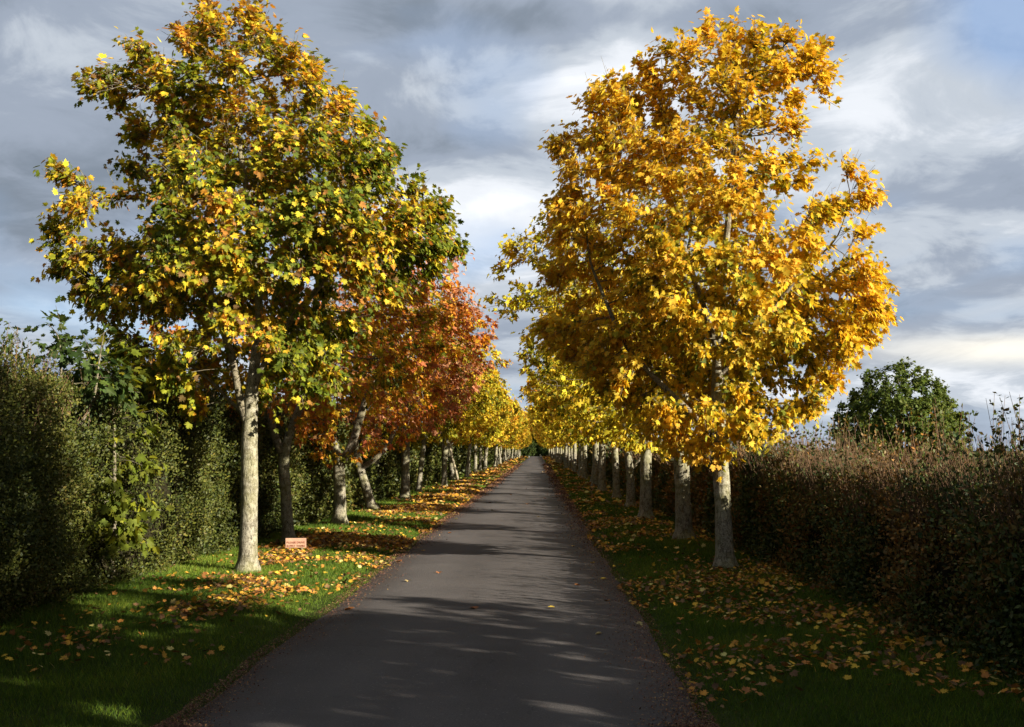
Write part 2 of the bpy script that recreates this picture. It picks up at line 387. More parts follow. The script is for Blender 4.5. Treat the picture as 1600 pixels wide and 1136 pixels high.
def make_tree(name, prof, spines, pal, nleaf, leafsize, kind, seed, depth=.72, rbase=.13, natt=900, lump=.32, holes=.42,
              step=.16, twigs=0, gaps=None, colgrad=None, kill=.26, bark='bark', bare=0.0, clear=None):
    """prof: rows (z, left, right) of crown half widths about x=0; spines: list of polylines, the first is the trunk (others start on it)"""
    rng = np.random.RandomState(seed)
    prof = np.array(prof, float); zs, lw, rw = prof[:, 0], prof[:, 1], prof[:, 2]
    # attractors
    A = []
    while sum(map(len, A)) < natt:
        q = rng.rand(4000, 3); z = zs[0] + q[:, 0]*(zs[-1]-zs[0])
        L = np.interp(z, zs, lw); Rr = np.interp(z, zs, rw); wm = max(lw.max(), rw.max())
        x = (q[:, 1]*2-1)*wm; y = (q[:, 2]*2-1)*wm*depth
        xc = (Rr - L)/2; hw = (Rr + L)/2
        rr = np.sqrt(((x-xc)/hw)**2 + (y/(hw*depth*.96))**2)
        P = np.stack([x, y, z], -1)
        lim = 1 + lump*2*(fbm(P, .75, seed, 2)-.55)
        ok = (rr < lim) & (fbm(P, 1.15, seed+40, 2) > holes)
        ok |= (z > zs[-1]-.9) & (rr < .95)
        ok &= rng.rand(len(rr)) < np.clip(.25 + .9*rr, 0, 1)
        A.append(P[ok])
    A = np.concatenate(A)[:natt]
    # spine nodes
    nodes, par, spine_id = [], [], []
    for si, sp in enumerate(spines):
        sp = np.array(sp, float)
        if si == 0: nodes.append(sp[0]); par.append(-1); spine_id.append(0); last = 0
        else: last = int(np.argmin(np.linalg.norm(np.array(nodes)-sp[0], axis=1)))
        for a, b_ in zip(sp[:-1], sp[1:]):
            k = max(1, int(np.linalg.norm(b_-a)/step))
            for j in range(1, k+1):
                t = j/k; p = a*(1-t)+b_*t + (rng.rand(3)-.5)*.022
                nodes.append(p); par.append(last); last = len(nodes)-1; spine_id.append(si)
    nsp = len(nodes)
    nodes = [np.array(p) for p in nodes]
    zmin_grow = zs[0] - .3
    NP = np.array(nodes)
    d = np.linalg.norm(A[:, None]-NP[None], axis=2)
    d[:, NP[:, 2] < zmin_grow] += 5
    near = d.argmin(1); nd = d.min(1)
    alive = np.ones(len(A), bool)
    for it in range(70):
        act = alive & (nd < 3.5)
        if not act.any(): break
        ids = np.nonzero(act)[0]
        tgt = near[ids]
        dirs = unit(A[ids]-NP[tgt])
        acc = np.zeros_like(NP); np.add.at(acc, tgt, dirs)
        grow = np.unique(tgt)
        nv = unit(acc[grow] + np.array([0, 0, .12]) + (rng.rand(len(grow), 3)-.5)*.5)
        newp = NP[grow] + nv*step
        s0 = len(NP)
        NP = np.concatenate([NP, newp]); par += list(grow); spine_id += [99]*len(grow)
        dn = np.linalg.norm(A[alive][:, None]-newp[None], axis=2)
        ai = np.nonzero(alive)[0]; mn = dn.min(1); am = dn.argmin(1)
        better = mn < nd[ai]; nd[ai[better]] = mn[better]; near[ai[better]] = s0+am[better]
        alive &= nd > kill
    par = np.array(par); n = len(NP); spine_id = np.array(spine_id)
    # pipe-model radii
    kids = [[] for _ in range(n)]
    for i_ in range(1, n): kids[par[i_]].append(i_)
    acc = np.zeros(n); ex = 2.25
    for i_ in range(n-1, -1, -1):
        if not kids[i_]: acc[i_] = .0042**ex
        if par[i_] >= 0: acc[par[i_]] += acc[i_]
    rad = acc**(1/ex)
    sc = rbase/rad[0]; wgt = np.clip(rad/rad[0], 0, 1)
    rad = rad*(1 + (sc-1)*np.clip(wgt*1.3, 0, 1)) if sc > 1 else rad*(sc*wgt + (1-wgt))
    rad = np.maximum(rad, .004)
    # chains
    chT, chB = [], []
    stack = [0]
    def follow(s):
        ch = [s]; c_ = s
        while kids[c_]:
            k_ = kids[c_]
            big = max(k_, key=lambda q_: acc[q_])
            for q_ in k_:
                if q_ != big: starts.append((c_, q_))
            ch.append(big); c_ = big
        return ch
    starts = [(None, 0)]
    while starts:
        p0, s0 = starts.pop()
        ch = follow(s0); idx = ([p0] if p0 is not None else []) + ch
        pts = NP[idx].copy(); r_ = rad[idx].copy()
        if p0 is not None: r_[0] = min(r_[0], r_[1]*1.25)
        # smooth
        if len(pts) > 3:
            for _ in range(2): pts[1:-1] = pts[1:-1]*.5 + (pts[:-2]+pts[2:])*.25
            r_[1:-1] = r_[1:-1]*.5 + (r_[:-2]+r_[2:])*.25
        if p0 is None:
            # trunk: flare at the root and sink it a little
            hgt = pts[:, 2]-pts[0, 2]
            r_ = r_*(1 + .30*np.exp(-hgt/.30) + .40*np.exp(-hgt/.07))
            cut = int(np.argmax(r_ < rbase*.42)) or len(r_)
            cut = max(cut, 4)
            # resample the trunk finely
            t0 = np.linspace(0, cut-1, cut*4)
            tp = np.stack([np.interp(t0, range(len(pts)), pts[:, k_]) for k_ in range(3)], -1)
            tr_ = np.interp(t0, range(len(pts)), r_)
            tp = np.concatenate([tp[:1]-[0, 0, .15], tp]); tr_ = np.concatenate([tr_[:1]*1.15, tr_])
            chT.append((tp, tr_, 18))
            lo = int(np.argmax(hgt > .75)) or 1      # the limbs join inside the stem
            rin = r_[lo:].copy(); rin[:max(0, cut-1-lo)] *= .8
            chB.append((pts[lo:], rin, 8))
        elif r_[1] > rbase*.42:
            chB.append((pts, r_, 12))
        else:
            chB.append((pts, r_, 7 if r_[1] > .02 else (4 if r_[1] > .008 else 3)))
    # leaf clusters
    cand = np.nonzero((rad < .013) & (spine_id == 99))[0]
    tip = np.array([len(kids[i_]) == 0 for i_ in cand])
    cc0 = np.array([0, 0, zs.mean()]); rq = np.linalg.norm((NP[cand]-cc0)*np.array([1, 1/depth, .8]), axis=1); rq = rq/np.percentile(rq, 95)
    wt = np.where(tip, 3.0, 1.0)*(.3 + np.clip(rq, 0, 1)**1.5)
    ncl = max(10, nleaf//6)
    pick = rng.choice(cand, ncl, p=wt/wt.sum())
    base = NP[pick]; pd = unit(NP[pick]-NP[par[pick]])
    cen = np.array([0, 0, zs.mean()])
    outw = unit((base-cen)*np.array([1, 1, .6]))
    td = unit(pd*.7 + outw*.6 + (rng.rand(ncl, 3)-.5)*1.3 + np.array([0, 0, .15]))
    tl = .10 + rng.rand(ncl)*.32
    tipp = base + td*tl[:, None]
    for k_ in range(0, ncl, 1 if twigs else 2):
        if clear and abs(base[k_][0]+.05) < clear[0]+.1 and base[k_][2] < clear[1]: continue
        mid = base[k_] + td[k_]*tl[k_]*.5 + (rng.rand(3)-.5)*.02
        chB.append((np.array([base[k_], mid, tipp[k_]]), np.array([.004, .003, .002]), 3))
    for k_ in range(int(twigs)):           # bare shoots that stand out of the crown's top
        j = rng.choice(cand[NP[cand][:, 2] > np.percentile(NP[cand][:, 2], 55)])
        dd = unit(unit(NP[j]-cen)*.6 + np.array([0, 0, 1.0]) + (rng.rand(3)-.5)*.5); ll = .25 + rng.rand()*.45
        chB.append((np.array([NP[j], NP[j]+dd*ll*.5, NP[j]+dd*ll+(rng.rand(3)-.5)*.03]), np.array([.004, .003, .0015]), 3))
    per = 6
    cl = np.repeat(np.arange(ncl), per); m_ = len(cl)
    pet = unit(td[cl]*.35 + (rng.rand(m_, 3)-.5)*2.0 + outw[cl]*.35 + np.array([0, 0, .1]))
    pl = .03 + rng.rand(m_)*.075
    back_ = rng.rand(m_)*tl[cl]*.9
    P = tipp[cl] - td[cl]*back_[:, None] + pet*pl[:, None]
    keep = np.ones(m_, bool)
    if clear: keep &= ~((np.abs(P[:, 0]+.05) < clear[0]) & (P[:, 2] < clear[1]) & (P[:, 1] < .5))
    if bare > 0:
        keep &= rng.rand(m_) > bare*np.clip((P[:, 2]-zs.mean())/(zs[-1]-zs.mean())*1.6, 0, 1)
    T = unit(pet*.8 + outw[cl]*.25 + np.array([0, 0, -.55]) + (rng.rand(m_, 3)-.5)*.7)
    Nn = unit(outw[cl]*.75 + np.array([0, 0, .65]) + (rng.rand(m_, 3)-.5)*1.5)
    S = leafsize*(.45 + rng.rand(m_)**.8*.95)
    # colour: clump noise, turned leaves mostly outside and at the top
    rrn = np.linalg.norm((P-cen)*np.array([1, 1, .8]), axis=1); rrn = rrn/np.percentile(rrn, 97)
    bias = .20 + .34*np.clip(rrn, 0, 1) + (fbm(P, 1.5, seed+3, 3)-.5)*1.5 + (rng.rand(ncl)[cl]-.5)*.42
    if colgrad is not None: bias = bias + colgrad(P)
    cols = palette(*PAL[pal], m_, rng, np.clip(bias, 0, 1))
    curl = .4 + rng.rand(m_)*2.4
    P, T, Nn, S, cols, curl = [q_[keep] for q_ in (P, T, Nn, S, cols, curl)]
    root = empty(name, (0, 0, 0))
    tubes_mesh('trunk', chT, M[bark], root, bump=.16)
    tubes_mesh('branches', chB, M['branch'], root)
    leaves_mesh('crown', kind, P, T, Nn, S, cols, M['leaf'], root, SX=S*(.65+.45*rng.rand(len(S))), curl=curl)
    return root

def copy_thing(src):
    r = src.copy(); C.objects.link(r)
    for k in ('label', 'group', 'category'):
        if k in r: del r[k]
    for ch in src.children:
        c_ = ch.copy(); C.objects.link(c_); c_.parent = r
    return r

GL, GR = 'maples lining the left side of the lane', 'maples lining the right side of the lane'
def place(o, x, y, rz=0, s=1.0, label=None, group=None, cat='tree'):
    o.location = (x, y, float(gz(x, y))-.01); o.rotation_euler = (0, 0, rz); o.scale = (s, s, s)
    tag(o, label, cat, group); return o

# left row, nearest first ------------------------------------------------
L1 = make_tree('maple_tree',
    [(2.0, .6, .5), (2.4, 1.1, 1.0), (2.8, 1.6, 1.3), (3.3, 2.2, 1.7), (3.9, 2.5, 2.3), (4.5, 2.4, 2.8), (5.1, 2.5, 2.1), (5.7, 2.2, 1.7), (6.3, 2.0, 1.4), (6.7, 1.7, 1.1), (7.05, .85, .6), (7.55, .8, .05)],
    [[(0, 0, 0), (.03, 0, 1.0), (.02, 0, 1.9), (.06, .05, 2.6), (.15, .05, 3.4), (.1, 0, 4.4), (-.1, 0, 5.6), (-.2, 0, 6.7)],
     [(.02, 0, 1.9), (-.10, .0, 2.25), (-.2, -.02, 2.9), (-.5, -.1, 3.8), (-.9, 0, 5.0), (-1.1, .1, 6.2)],
     [(.06, .05, 2.5), (.5, -.2, 3.2), (1.2, -.3, 4.0), (1.8, -.2, 4.4)],
     [(.02, 0, 2.0), (-.6, .3, 2.6), (-1.3, .4, 3.1)], [(.15, .05, 3.0), (.6, .6, 4.0), (1.0, .9, 5.2)]],
    'green', 50000, .069, 'A', 3, rbase=.108, natt=1700, lump=.30, holes=.43, twigs=90, clear=(.5, 2.95),
    colgrad=lambda P: -.02 + .20*np.clip((P[:, 2]-4.8)/3, -1, 1) - .16*np.clip(P[:, 0]/3, -1, 1))
place(L1, -3.9, 13.75, 0, 1, 'nearest maple of the left row, green and yellow leaves on a pale straight trunk', GL)
R1 = make_tree('maple_tree',
    [(1.55, .3, .5), (2.0, 1.2, 1.0), (2.5, 1.9, 1.5), (3.0, 2.2, 1.9), (3.6, 2.45, 2.1), (4.2, 2.55, 2.0), (4.9, 2.6, 2.3), (5.3, 2.3, 2.05), (5.8, 2.25, 1.25), (6.4, 1.9, 1.4), (6.9, 1.2, 1.5), (7.1, .7, 1.0), (7.42, .35, .5)],
    [[(0, 0, 0), (-.04, 0, .9), (-.1, 0, 1.9), (-.1, .05, 3.0), (.0, .05, 4.3), (.1, 0, 5.6), (.2, 0, 6.9)],
     [(-.1, 0, 1.8), (-.7, -.2, 2.3), (-1.4, -.3, 3.0), (-1.9, -.2, 4.2)],
     [(-.1, .0, 2.6), (.5, -.3, 3.4), (1.1, -.3, 4.2)], [(-.1, 0, 2.3), (.3, .5, 3.3), (.9, .9, 4.3)], [(-.1, 0, 3.0), (-.6, .2, 4.6), (-1.0, .1, 5.8)]],
    'yellow', 44000, .072, 'A', 8, depth=.58, rbase=.108, natt=1700, lump=.16, holes=.45, twigs=90,
    colgrad=lambda P: -.20 + .18*np.clip((P[:, 2]-3.6)/2.5, -1, 1) - .12*np.exp(-((P[:, 0]+.2)/1.0)**2))
place(R1, 2.58, 14.1, 0, 1, 'nearest maple of the right row, tall golden yellow crown on a straight pale trunk', GR)

roundp = lambda z0, z1, l, r, e=.75: [(z0 + (z1-z0)*t, l*(.15+.85*math.sin(math.pi*min(1, t*1.02+.02))**e), r*(.15+.85*math.sin(math.pi*min(1, t*1.02+.02))**e)) for t in np.linspace(0, 1, 9)]
L2 = make_tree('maple_tree', roundp(1.9, 6.3, 2.4, 2.8), [[(0, 0, 0), (-.06, 0, .8), (-.12, 0, 1.55), (-.3, 0, 1.9), (-.35, 0, 3), (-.2, 0, 5)], [(-.12, 0, 1.6), (.15, .1, 2.3), (.5, .1, 3.5), (.6, .2, 4.6)]],
    'red', 8500, .088, 'B', 21, holes=.47, rbase=.09, natt=800, colgrad=lambda P: -.10)
place(L2, -4.28, 17.6, 0, 1, 'second maple of the left row, slim trunk standing right behind the little pink sign', GL)
L3 = make_tree('maple_tree', roundp(1.5, 6.5, 2.3, 3.2), [[(0, 0, 0), (0, 0, .9), (-.02, 0, 1.45), (-.25, 0, 2.2), (-.3, 0, 3.4), (-.2, 0, 5)], [(0, 0, 1.3), (.28, 0, 1.7), (.5, 0, 2.5), (.9, 0, 3.6), (1.1, 0, 4.6)]],
    'red', 10000, .088, 'B', 22, holes=.47, rbase=.125, natt=850)
place(L3, -4.31, 22.2, 0, 1, 'third maple of the left row, thick forked trunk under an orange red crown', GL)
L4 = make_tree('maple_tree', [(1.9, .8, 1.0), (2.6, 1.9, 2.4), (3.6, 2.3, 3.0), (4.6, 2.3, 3.2), (5.4, 2.2, 3.2), (6.2, 1.8, 3.0), (6.9, 1.2, 2.6), (7.6, .4, 1.8)], [[(0, 0, 0), (-.2, 0, .7), (-.4, 0, 1.3), (-.5, 0, 2.0), (-.3, 0, 3.4), (.2, 0, 5)], [(-.3, 0, 1.1), (.05, 0, 1.35), (.4, 0, 1.7), (.8, 0, 2.6), (1.5, .2, 4.2)], [(-.3, 0, 1.1), (-.8, 0, 1.3), (-1.0, 0, 1.8), (-1.1, 0, 2.6)]],
    'pink', 17000, .088, 'B', 23, rbase=.12, natt=1100, bare=.5, twigs=90, holes=.32)
place(L4, -4.45, 27.5, 0, 1, 'fourth maple of the left row, leaning trunk with a low curved limb on each side', GL)
L5 = make_tree('maple_tree', [(1.9, .8, 1.0), (2.6, 2.2, 2.6), (3.6, 2.6, 3.1), (4.6, 2.6, 3.0), (5.6, 2.3, 2.5), (6.5, 1.6, 1.8), (7.2, .5, .8)], [[(0, 0, 0), (.02, 0, 1.2), (.05, 0, 2.4), (.1, 0, 3.6), (.1, 0, 5)], [(.05, 0, 1.9), (.6, 0, 2.8), (1.2, 0, 4.0)]],
    'olive', 14000, .10, 'B', 24, rbase=.135, natt=800, bare=.1, colgrad=lambda P: .1)
place(L5, -4.4, 33.8, 0, 1, 'fifth maple of the left row, thick straight trunk widening at its foot', GL)
R2 = make_tree('maple_tree', [(1.7, .6, .6), (2.2, 1.8, 1.5), (3.0, 2.4, 2.2), (3.7, 2.9, 2.4), (4.4, 3.5, 2.4), (5.2, 3.3, 2.2), (6.0, 2.4, 1.6), (6.7, 2.1, .6)],
    [[(0, 0, 0), (-.03, 0, 1.0), (-.08, 0, 1.9), (0, 0, 3), (0, 0, 5)], [(-.05, 0, 1.6), (-.6, -.2, 2.2), (-1.3, -.2, 3.2), (-1.9, 0, 4.4), (-2.2, 0, 5.8)]],
    'gold', 14000, .09, 'B', 31, holes=.48, depth=.5, rbase=.135, natt=1000, bare=.45, twigs=60, colgrad=lambda P: .12*np.clip((P[:, 0])/3, -1, 1))
place(R2, 2.65, 18.6, 0, 1, 'second maple of the right row, thick pale trunk with bare twigs topping its left side', GR)
R3 = make_tree('maple_tree', roundp(1.7, 6.9, 3.0, 2.6), [[(0, 0, 0), (0, 0, 1.2), (.02, 0, 2.2), (0, 0, 3.6), (0, 0, 4.8)], [(0, 0, 1.8), (-.7, 0, 2.8), (-1.2, 0, 3.8)]],
    'gold', 9500, .095, 'B', 32, holes=.48, depth=.5, rbase=.13, natt=800)
place(R3, 2.54, 24.2, 0, 1, 'third maple of the right row, straight pale trunk with its foot in shade', GR)
R4 = make_tree('maple_tree', roundp(1.8, 6.6, 3.0, 2.5), [[(0, 0, 0), (0, 0, .8), (-.03, 0, 1.15), (-.14, 0, 1.8), (-.2, 0, 3), (0, 0, 4.8)], [(0, 0, 1.0), (.25, 0, 1.35), (.5, 0, 1.8), (.8, 0, 3)]],
    'olive', 8500, .10, 'B', 33, holes=.48, depth=.5, rbase=.11, natt=750, colgrad=lambda P: .12)
place(R4, 2.62, 29.0, 0, 1, 'fourth maple of the right row, slim trunk forking low into a letter Y', GR)

# shared growth for the rest of both rows
far = {}
for nm, pal, sd, lean in (('a', 'gold', 51, 0), ('b', 'olive', 52, .25), ('c', 'orange', 53, -.2), ('d', 'gold', 54, .1), ('e', 'olive', 55, 0)):
    far[nm] = make_tree('maple_tree', roundp(1.95, 6.3, 2.8, 2.8, .6), [[(0, 0, 0), (lean*.4, 0, 1.0), (lean, 0, 2.2), (lean*.8, 0, 4.8)], [(lean*.8, 0, 1.8), (.6, .4, 2.9), (1.1, .7, 4)], [(lean*.8, 0, 1.9), (-.6, -.4, 2.9), (-1.1, -.5, 4)]],
        pal, 7000, .13, 'C', sd, holes=.46, depth=.62, rbase={'a': .12, 'b': .095, 'c': .14, 'd': .105, 'e': .125}[nm], natt=650, kill=.3, step=.2, colgrad=lambda P: .1)
used = set()
ORD = 'first second third fourth fifth sixth seventh eighth ninth tenth eleventh twelfth thirteenth fourteenth fifteenth sixteenth seventeenth eighteenth nineteenth twentieth'.split()
TENS = {20: 'twenty', 30: 'thirty', 40: 'forty', 50: 'fifty'}
def ordw(n):
    if n <= 20: return ORD[n-1]
    t, u = divmod(n, 10)
    return {30: 'thirtieth', 40: 'fortieth', 50: 'fiftieth'}[n] if u == 0 else TENS[t*10] + ' ' + ORD[u-1]
LOOK = {'a': 'golden yellow crown', 'b': 'olive and yellow crown', 'c': 'orange and gold crown', 'd': 'yellow crown with some green', 'e': 'green and olive crown'}
rng = random.Random(5)
def far_row(ylist, side, x0, start, kinds):
    grp = GL if side == 'left' else GR
    for k, y in enumerate(ylist):
        kd = kinds[k % len(kinds)]
        o = far[kd] if kd not in used else copy_thing(far[kd]); used.add(kd)
        n = start+k
        place(o, x0 + rng.uniform(-.28, .28), y, rng.choice((0, math.pi)) + rng.uniform(-.25, .25), (rng.uniform(.97, 1.10) if side == 'left' else rng.uniform(1.02, 1.16)),
              '%s maple of the %s row, counted from the nearest, %s' % (ordw(n), side, LOOK[kd]), grp)
yl = [38.8, 44.7, 49.5, 54.5, 60, 67.7, 73, 79]
while yl[-1] < 238: yl.append(yl[-1] + 5.6 + rng.uniform(-.5, .5))
far_row(yl, 'left', -4.38, 6, 'bdacbeadcabde')
yr = [34.3, 39.8, 45.0, 50.3]
while yr[-1] < 238: yr.append(yr[-1] + 5.6 + rng.uniform(-.5, .5))
far_row(yr, 'right', 2.65, 5, 'daebadeabde')

# trees out of the picture on the right, whose shade lies over the foreground
for (x, y, s, lab) in ((7.4, 1.0, 1.4, 'broad maple in the right hand field beside the camera, out of the picture'), (7.9, 3.0, 1.2, 'tall maple in the field right of the camera, behind the viewer'),
                       (8.4, -1.9, 1.4, 'maple in the field far behind the viewer on the right')):
    o = copy_thing(far['e']); place(o, x, y, x*2, s, lab, 'field maples beside the camera')

# ------------------------------------------------------------------ hedges
def hedge(name, xf, side, y0, y1, htop, width, colf, smin, label, seed, cover=2.2, hfun=None, twig_n=0, twig_z=None, shell=.36, lean=0.0, shoots=0, shoot_h=.4, rough=1.0):
    """xf: face x; side: +1 hedge lies to +x of its face"""
    rng = np.random.RandomState(seed)
    hf = hfun or (lambda y: y*0 + htop)
    def surf(y, s):        # s 0..1 : up the face, over the top and down the back
        h = hf(y); r = .45; face = h - r*.4
        tot = face + width + face; d = s*tot
        x = np.zeros_like(d); z = np.zeros_like(d); nx = np.zeros_like(d); nz = np.zeros_like(d)
        f = d < face; x[f] = (lean*(d/face))[f]; z[f] = d[f]; nx[f] = -1
        tp = (~f) & (d < face+width); u = (d-face)/width
        x[tp] = (lean + u*(width-lean))[tp]; z[tp] = (face + r*.4*np.sin(np.pi*np.clip(u, 0, 1))**.5)[tp]; nz[tp] = 1
        nx[tp] = (-np.cos(np.pi*u)*.9)[tp]
        bk = d >= face+width; x[bk] = width; z[bk] = (tot-d)[bk]; nx[bk] = 1
        P = np.stack([x*side, y, z], -1); Nn = unit(np.stack([nx*side, nx*0, nz+.15], -1))
        disp = (fbm(P+np.array([0, 0, seed]), .55, seed, 2)-.5)*.85*rough + (fbm(P, 2.0, seed+9, 3)-.5)*.55
        foot = np.clip(z/.5, 0, 1)
        P = P + Nn*(disp*(.35+.65*foot))[:, None]; P[:, 2] = np.maximum(P[:, 2], .02); P[:, 0] += xf
        return P, Nn
    root = empty(name, (xf, (y0+y1)/2, 0), label, 'hedge')
    inv = np.array([xf, (y0+y1)/2, 0])
    # core
    ysg = np.concatenate([np.arange(y0, min(y1, 40), .25), np.arange(40, y1, 2.0)]) if y1 > 40 else np.arange(y0, y1, .25)
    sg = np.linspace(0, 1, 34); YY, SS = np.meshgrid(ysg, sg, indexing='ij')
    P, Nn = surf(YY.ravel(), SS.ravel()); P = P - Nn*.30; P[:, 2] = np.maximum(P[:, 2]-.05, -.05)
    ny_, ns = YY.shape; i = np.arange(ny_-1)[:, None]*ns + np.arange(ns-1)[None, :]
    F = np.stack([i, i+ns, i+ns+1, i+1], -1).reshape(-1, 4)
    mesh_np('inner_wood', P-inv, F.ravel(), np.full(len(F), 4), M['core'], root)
    # leaves, finer where the camera is near
    Ps, Ts, Ns, Ss, Cs = [], [], [], [], []
    edges = np.concatenate([np.arange(y0, 40, 1.0), np.arange(40, y1, 4.0)]) if y1 > 40 else np.arange(y0, y1, 1.0)
    for a, b_ in zip(edges[:-1], edges[1:]):
        ym = max(abs((a+b_)/2), 3.5); s = smin*max(1, ym/11.0)**.92
        off = 1.0 if a > 3.2 else 3.0      # out of the picture beside the camera: coarser leaves
        s *= off
        per_len = 2*htop + width; n = int(cover*per_len*(b_-a)/(s*s*.32))
        y = a + rng.rand(n)*(b_-a)
        sr = rng.rand(n)*(1.0 if a < 14 else .72)
        P, Nn = surf(y, sr)
        depth_ = rng.rand(n)**1.3*shell - .10*rng.rand(n)**3 - .04
        n_ = fbm(P, 3.5, seed+5, 2); keep = n_ > .36 + rng.rand(n)*.12
        P = P - Nn*depth_[:, None] + (rng.rand(n, 3)-.5)*.14
        P, Nn, m_ = P[keep], Nn[keep], int(keep.sum())
        Ps.append(P); Ts.append(unit(Nn*.5 + (rng.rand(m_, 3)-.5)*2 + np.array([0, 0, .4]))); Ns.append(unit(Nn + (rng.rand(m_, 3)-.5)*1.8+np.array([0, 0, .3])))
        Ss.append(s*(.6+.8*rng.rand(m_))); Cs.append(colf(P, rng))
    shoot_ch = []
    if shoots:             # leafy shoots of this year's growth that break the clipped outline
        ys_ = max(y0, 4.5) + (70-max(y0, 4.5))*rng.rand(shoots)**1.8
        fr = hf(ys_); tot_ = 2*(fr-.18) + width; s_ = ((fr-.18)*(.82 + .2*rng.rand(shoots)) + width*rng.rand(shoots)**1.3*.9)/tot_
        p0, nn = surf(ys_, s_); p0 = p0 - nn*.15
        dd = unit(np.array([0, 0, 1.0]) + nn*.35 + (rng.rand(shoots, 3)-.5)*.7); ll = shoot_h*(.35+rng.rand(shoots)**2*1.2)
        sz = smin*np.maximum(1, ys_/11.0)**.92
        for k in range(shoots):
            shoot_ch.append((np.array([p0[k], p0[k]+dd[k]*ll[k]*.55, p0[k]+dd[k]*ll[k]+(rng.rand(3)-.5)*.05])-inv, np.array([.0035, .0028, .0015])*max(1, ys_[k]/12), 3))
        per_ = 16; idx = np.repeat(np.arange(shoots), per_); t_ = .25+.78*rng.rand(len(idx))
        q = p0[idx] + dd[idx]*(ll[idx]*t_)[:, None] + (rng.rand(len(idx), 3)-.5)*.035
        Ps.append(q); Ts.append(unit(dd[idx]*.5+(rng.rand(len(idx), 3)-.5)*2)); Ns.append(unit((rng.rand(len(idx), 3)-.5)*2+np.array([0, 0, .4])))
        Ss.append(sz[idx]*(.7+.7*rng.rand(len(idx)))); Cs.append(colf(q, rng))
    P, T, Nn, S, cc = map(np.concatenate, (Ps, Ts, Ns, Ss, Cs))
    P[:, 2] = np.maximum(P[:, 2], .03)
    leaves_mesh('leaves', 'D', P-inv, T, Nn, S, cc, M['hedge_leaf'], root)
    if twig_n:
        ch = shoot_ch
        for k in range(twig_n):
            y = max(y0, 4) + (min(y1, 60)-max(y0, 4))*rng.rand()**1.7
            s = .30 + rng.rand()*.30
            p, nn = surf(np.array([y]), np.array([s])); p = p[0]-nn[0]*.1
            dd = unit(np.array([-side*.12, 0, 1.0]) + (rng.rand(3)-.5)*.45); ll = twig_z[0] + rng.rand()**1.5*(twig_z[1]-twig_z[0])
            p[2] = max(.2, p[2]-ll*.45)
            bend = (rng.rand(3)-.5)*.12
            r0 = .0032*max(1, y/12)
            ch.append((np.array([p, p+dd*ll*.5+bend*.4, p+dd*ll+bend])-inv, np.array([r0, r0*.8, r0*.35]), 3))
            if rng.rand() < .5:
                q = p+dd*ll*.55; d2 = unit(dd + (rng.rand(3)-.5)*1.1); ch.append((np.array([q, q+d2*ll*.2, q+d2*ll*.38])-inv, np.array([r0*.7, r0*.5, r0*.25]), 3))
        tubes_mesh('twigs', ch, M['twig'], root)
    return root

def col_left(P, rng):
    n = len(P); a = fbm(P, .9, 3, 3); b_ = rng.rand(n)
    bias = np.clip((a-.5)*1.6+.45 + (b_-.5)*.5, 0, 1)
    cols = [(.018, .034, .008), (.042, .060, .011), (.074, .090, .015), (.115, .118, .02), (.16, .128, .025), (.115, .068, .022)]
    return palette(cols, [1.3, 2.2, 2.4, 1.6, .7, .5], n, rng, bias)
def col_right(P, rng):
    n = len(P); a = fbm(P, 1.1, 13, 3); b_ = rng.rand(n)
    bias = np.clip((a-.5)*3.0+.45 + (b_-.5)*.5, 0, 1)
    cols = [(.035, .060, .014), (.08, .095, .020), (.16, .10, .025), (.21, .10, .025), (.34, .15, .03)]
    return palette(cols, [1.8, 2, 1.5, 1.2, .6], n, rng, bias)
hl = lambda y: 2.52 + .25*(vnoise(np.stack([y, y*0, y*0], -1), .25, 6)-.5) + .1*np.exp(-((y-9)/2.5)**2)
hedge('tall_hedge', -5.05, -1, -8, 262, 2.45, 1.5, col_left, .034, 'tall trimmed leafy hedge running behind the left row of trees', 4, hfun=hl, twig_n=1500, twig_z=(.2, .55), cover=2.3, shoots=2600, shoot_h=.42)
hr = lambda y: 1.36 + .16*(vnoise(np.stack([y, y*0+3, y*0], -1), .3, 8)-.5)
hedge('brown_hedge', 3.28, 1, -8, 262, 1.45, 1.25, col_right, .042, 'low brown twiggy hedge running behind the right row of trees', 5, hfun=hr, twig_n=9000, twig_z=(.35, 1.0), cover=1.8, lean=.15, shoots=2400, shoot_h=.6, rough=.5)

# saplings that grow out of the hedges
SHOOT = 'leafy saplings growing out of the hedges'
def sapling(x, y, prof, spine, pal, nl, seed, label, ls=.10):
    o = make_tree('sycamore_sapling', prof, spine, pal, nl, ls, 'A' if y < 16 else 'B', seed, rbase=.025, natt=240, kill=.2, step=.12, holes=.3, bark='branch', twigs=0)
    return place(o, x, y, 0, 1, label, SHOOT, 'sapling')
sapling(-5.25, 12.6, [(.5, .3, .4), (1.0, .5, .5), (1.7, .6, .5), (2.3, .55, .45), (2.9, .3, .3)], [[(0, 0, 0), (.05, 0, 1), (0, 0, 2.6)]], 'sap', 900, 61, 'green and yellow sycamore sapling sprouting from the tall hedge left of the nearest left tree')
sapling(-5.6, 12.0, [(2.2, .7, .6), (2.6, .8, .7), (2.95, .5, .4), (3.15, .2, .2)], [[(0, 0, 0), (0, 0, 1.5), (0, 0, 2.9)], [(0, 0, 1.5), (.4, 0, 2.2), (.5, 0, 3.0)], [(0, 0, 1.5), (-.5, 0, 2.2), (-.6, 0, 3.0)]], 'dark', 520, 62, 'dark leafy sapling tips standing above the tall hedge near the photo left edge', .085)
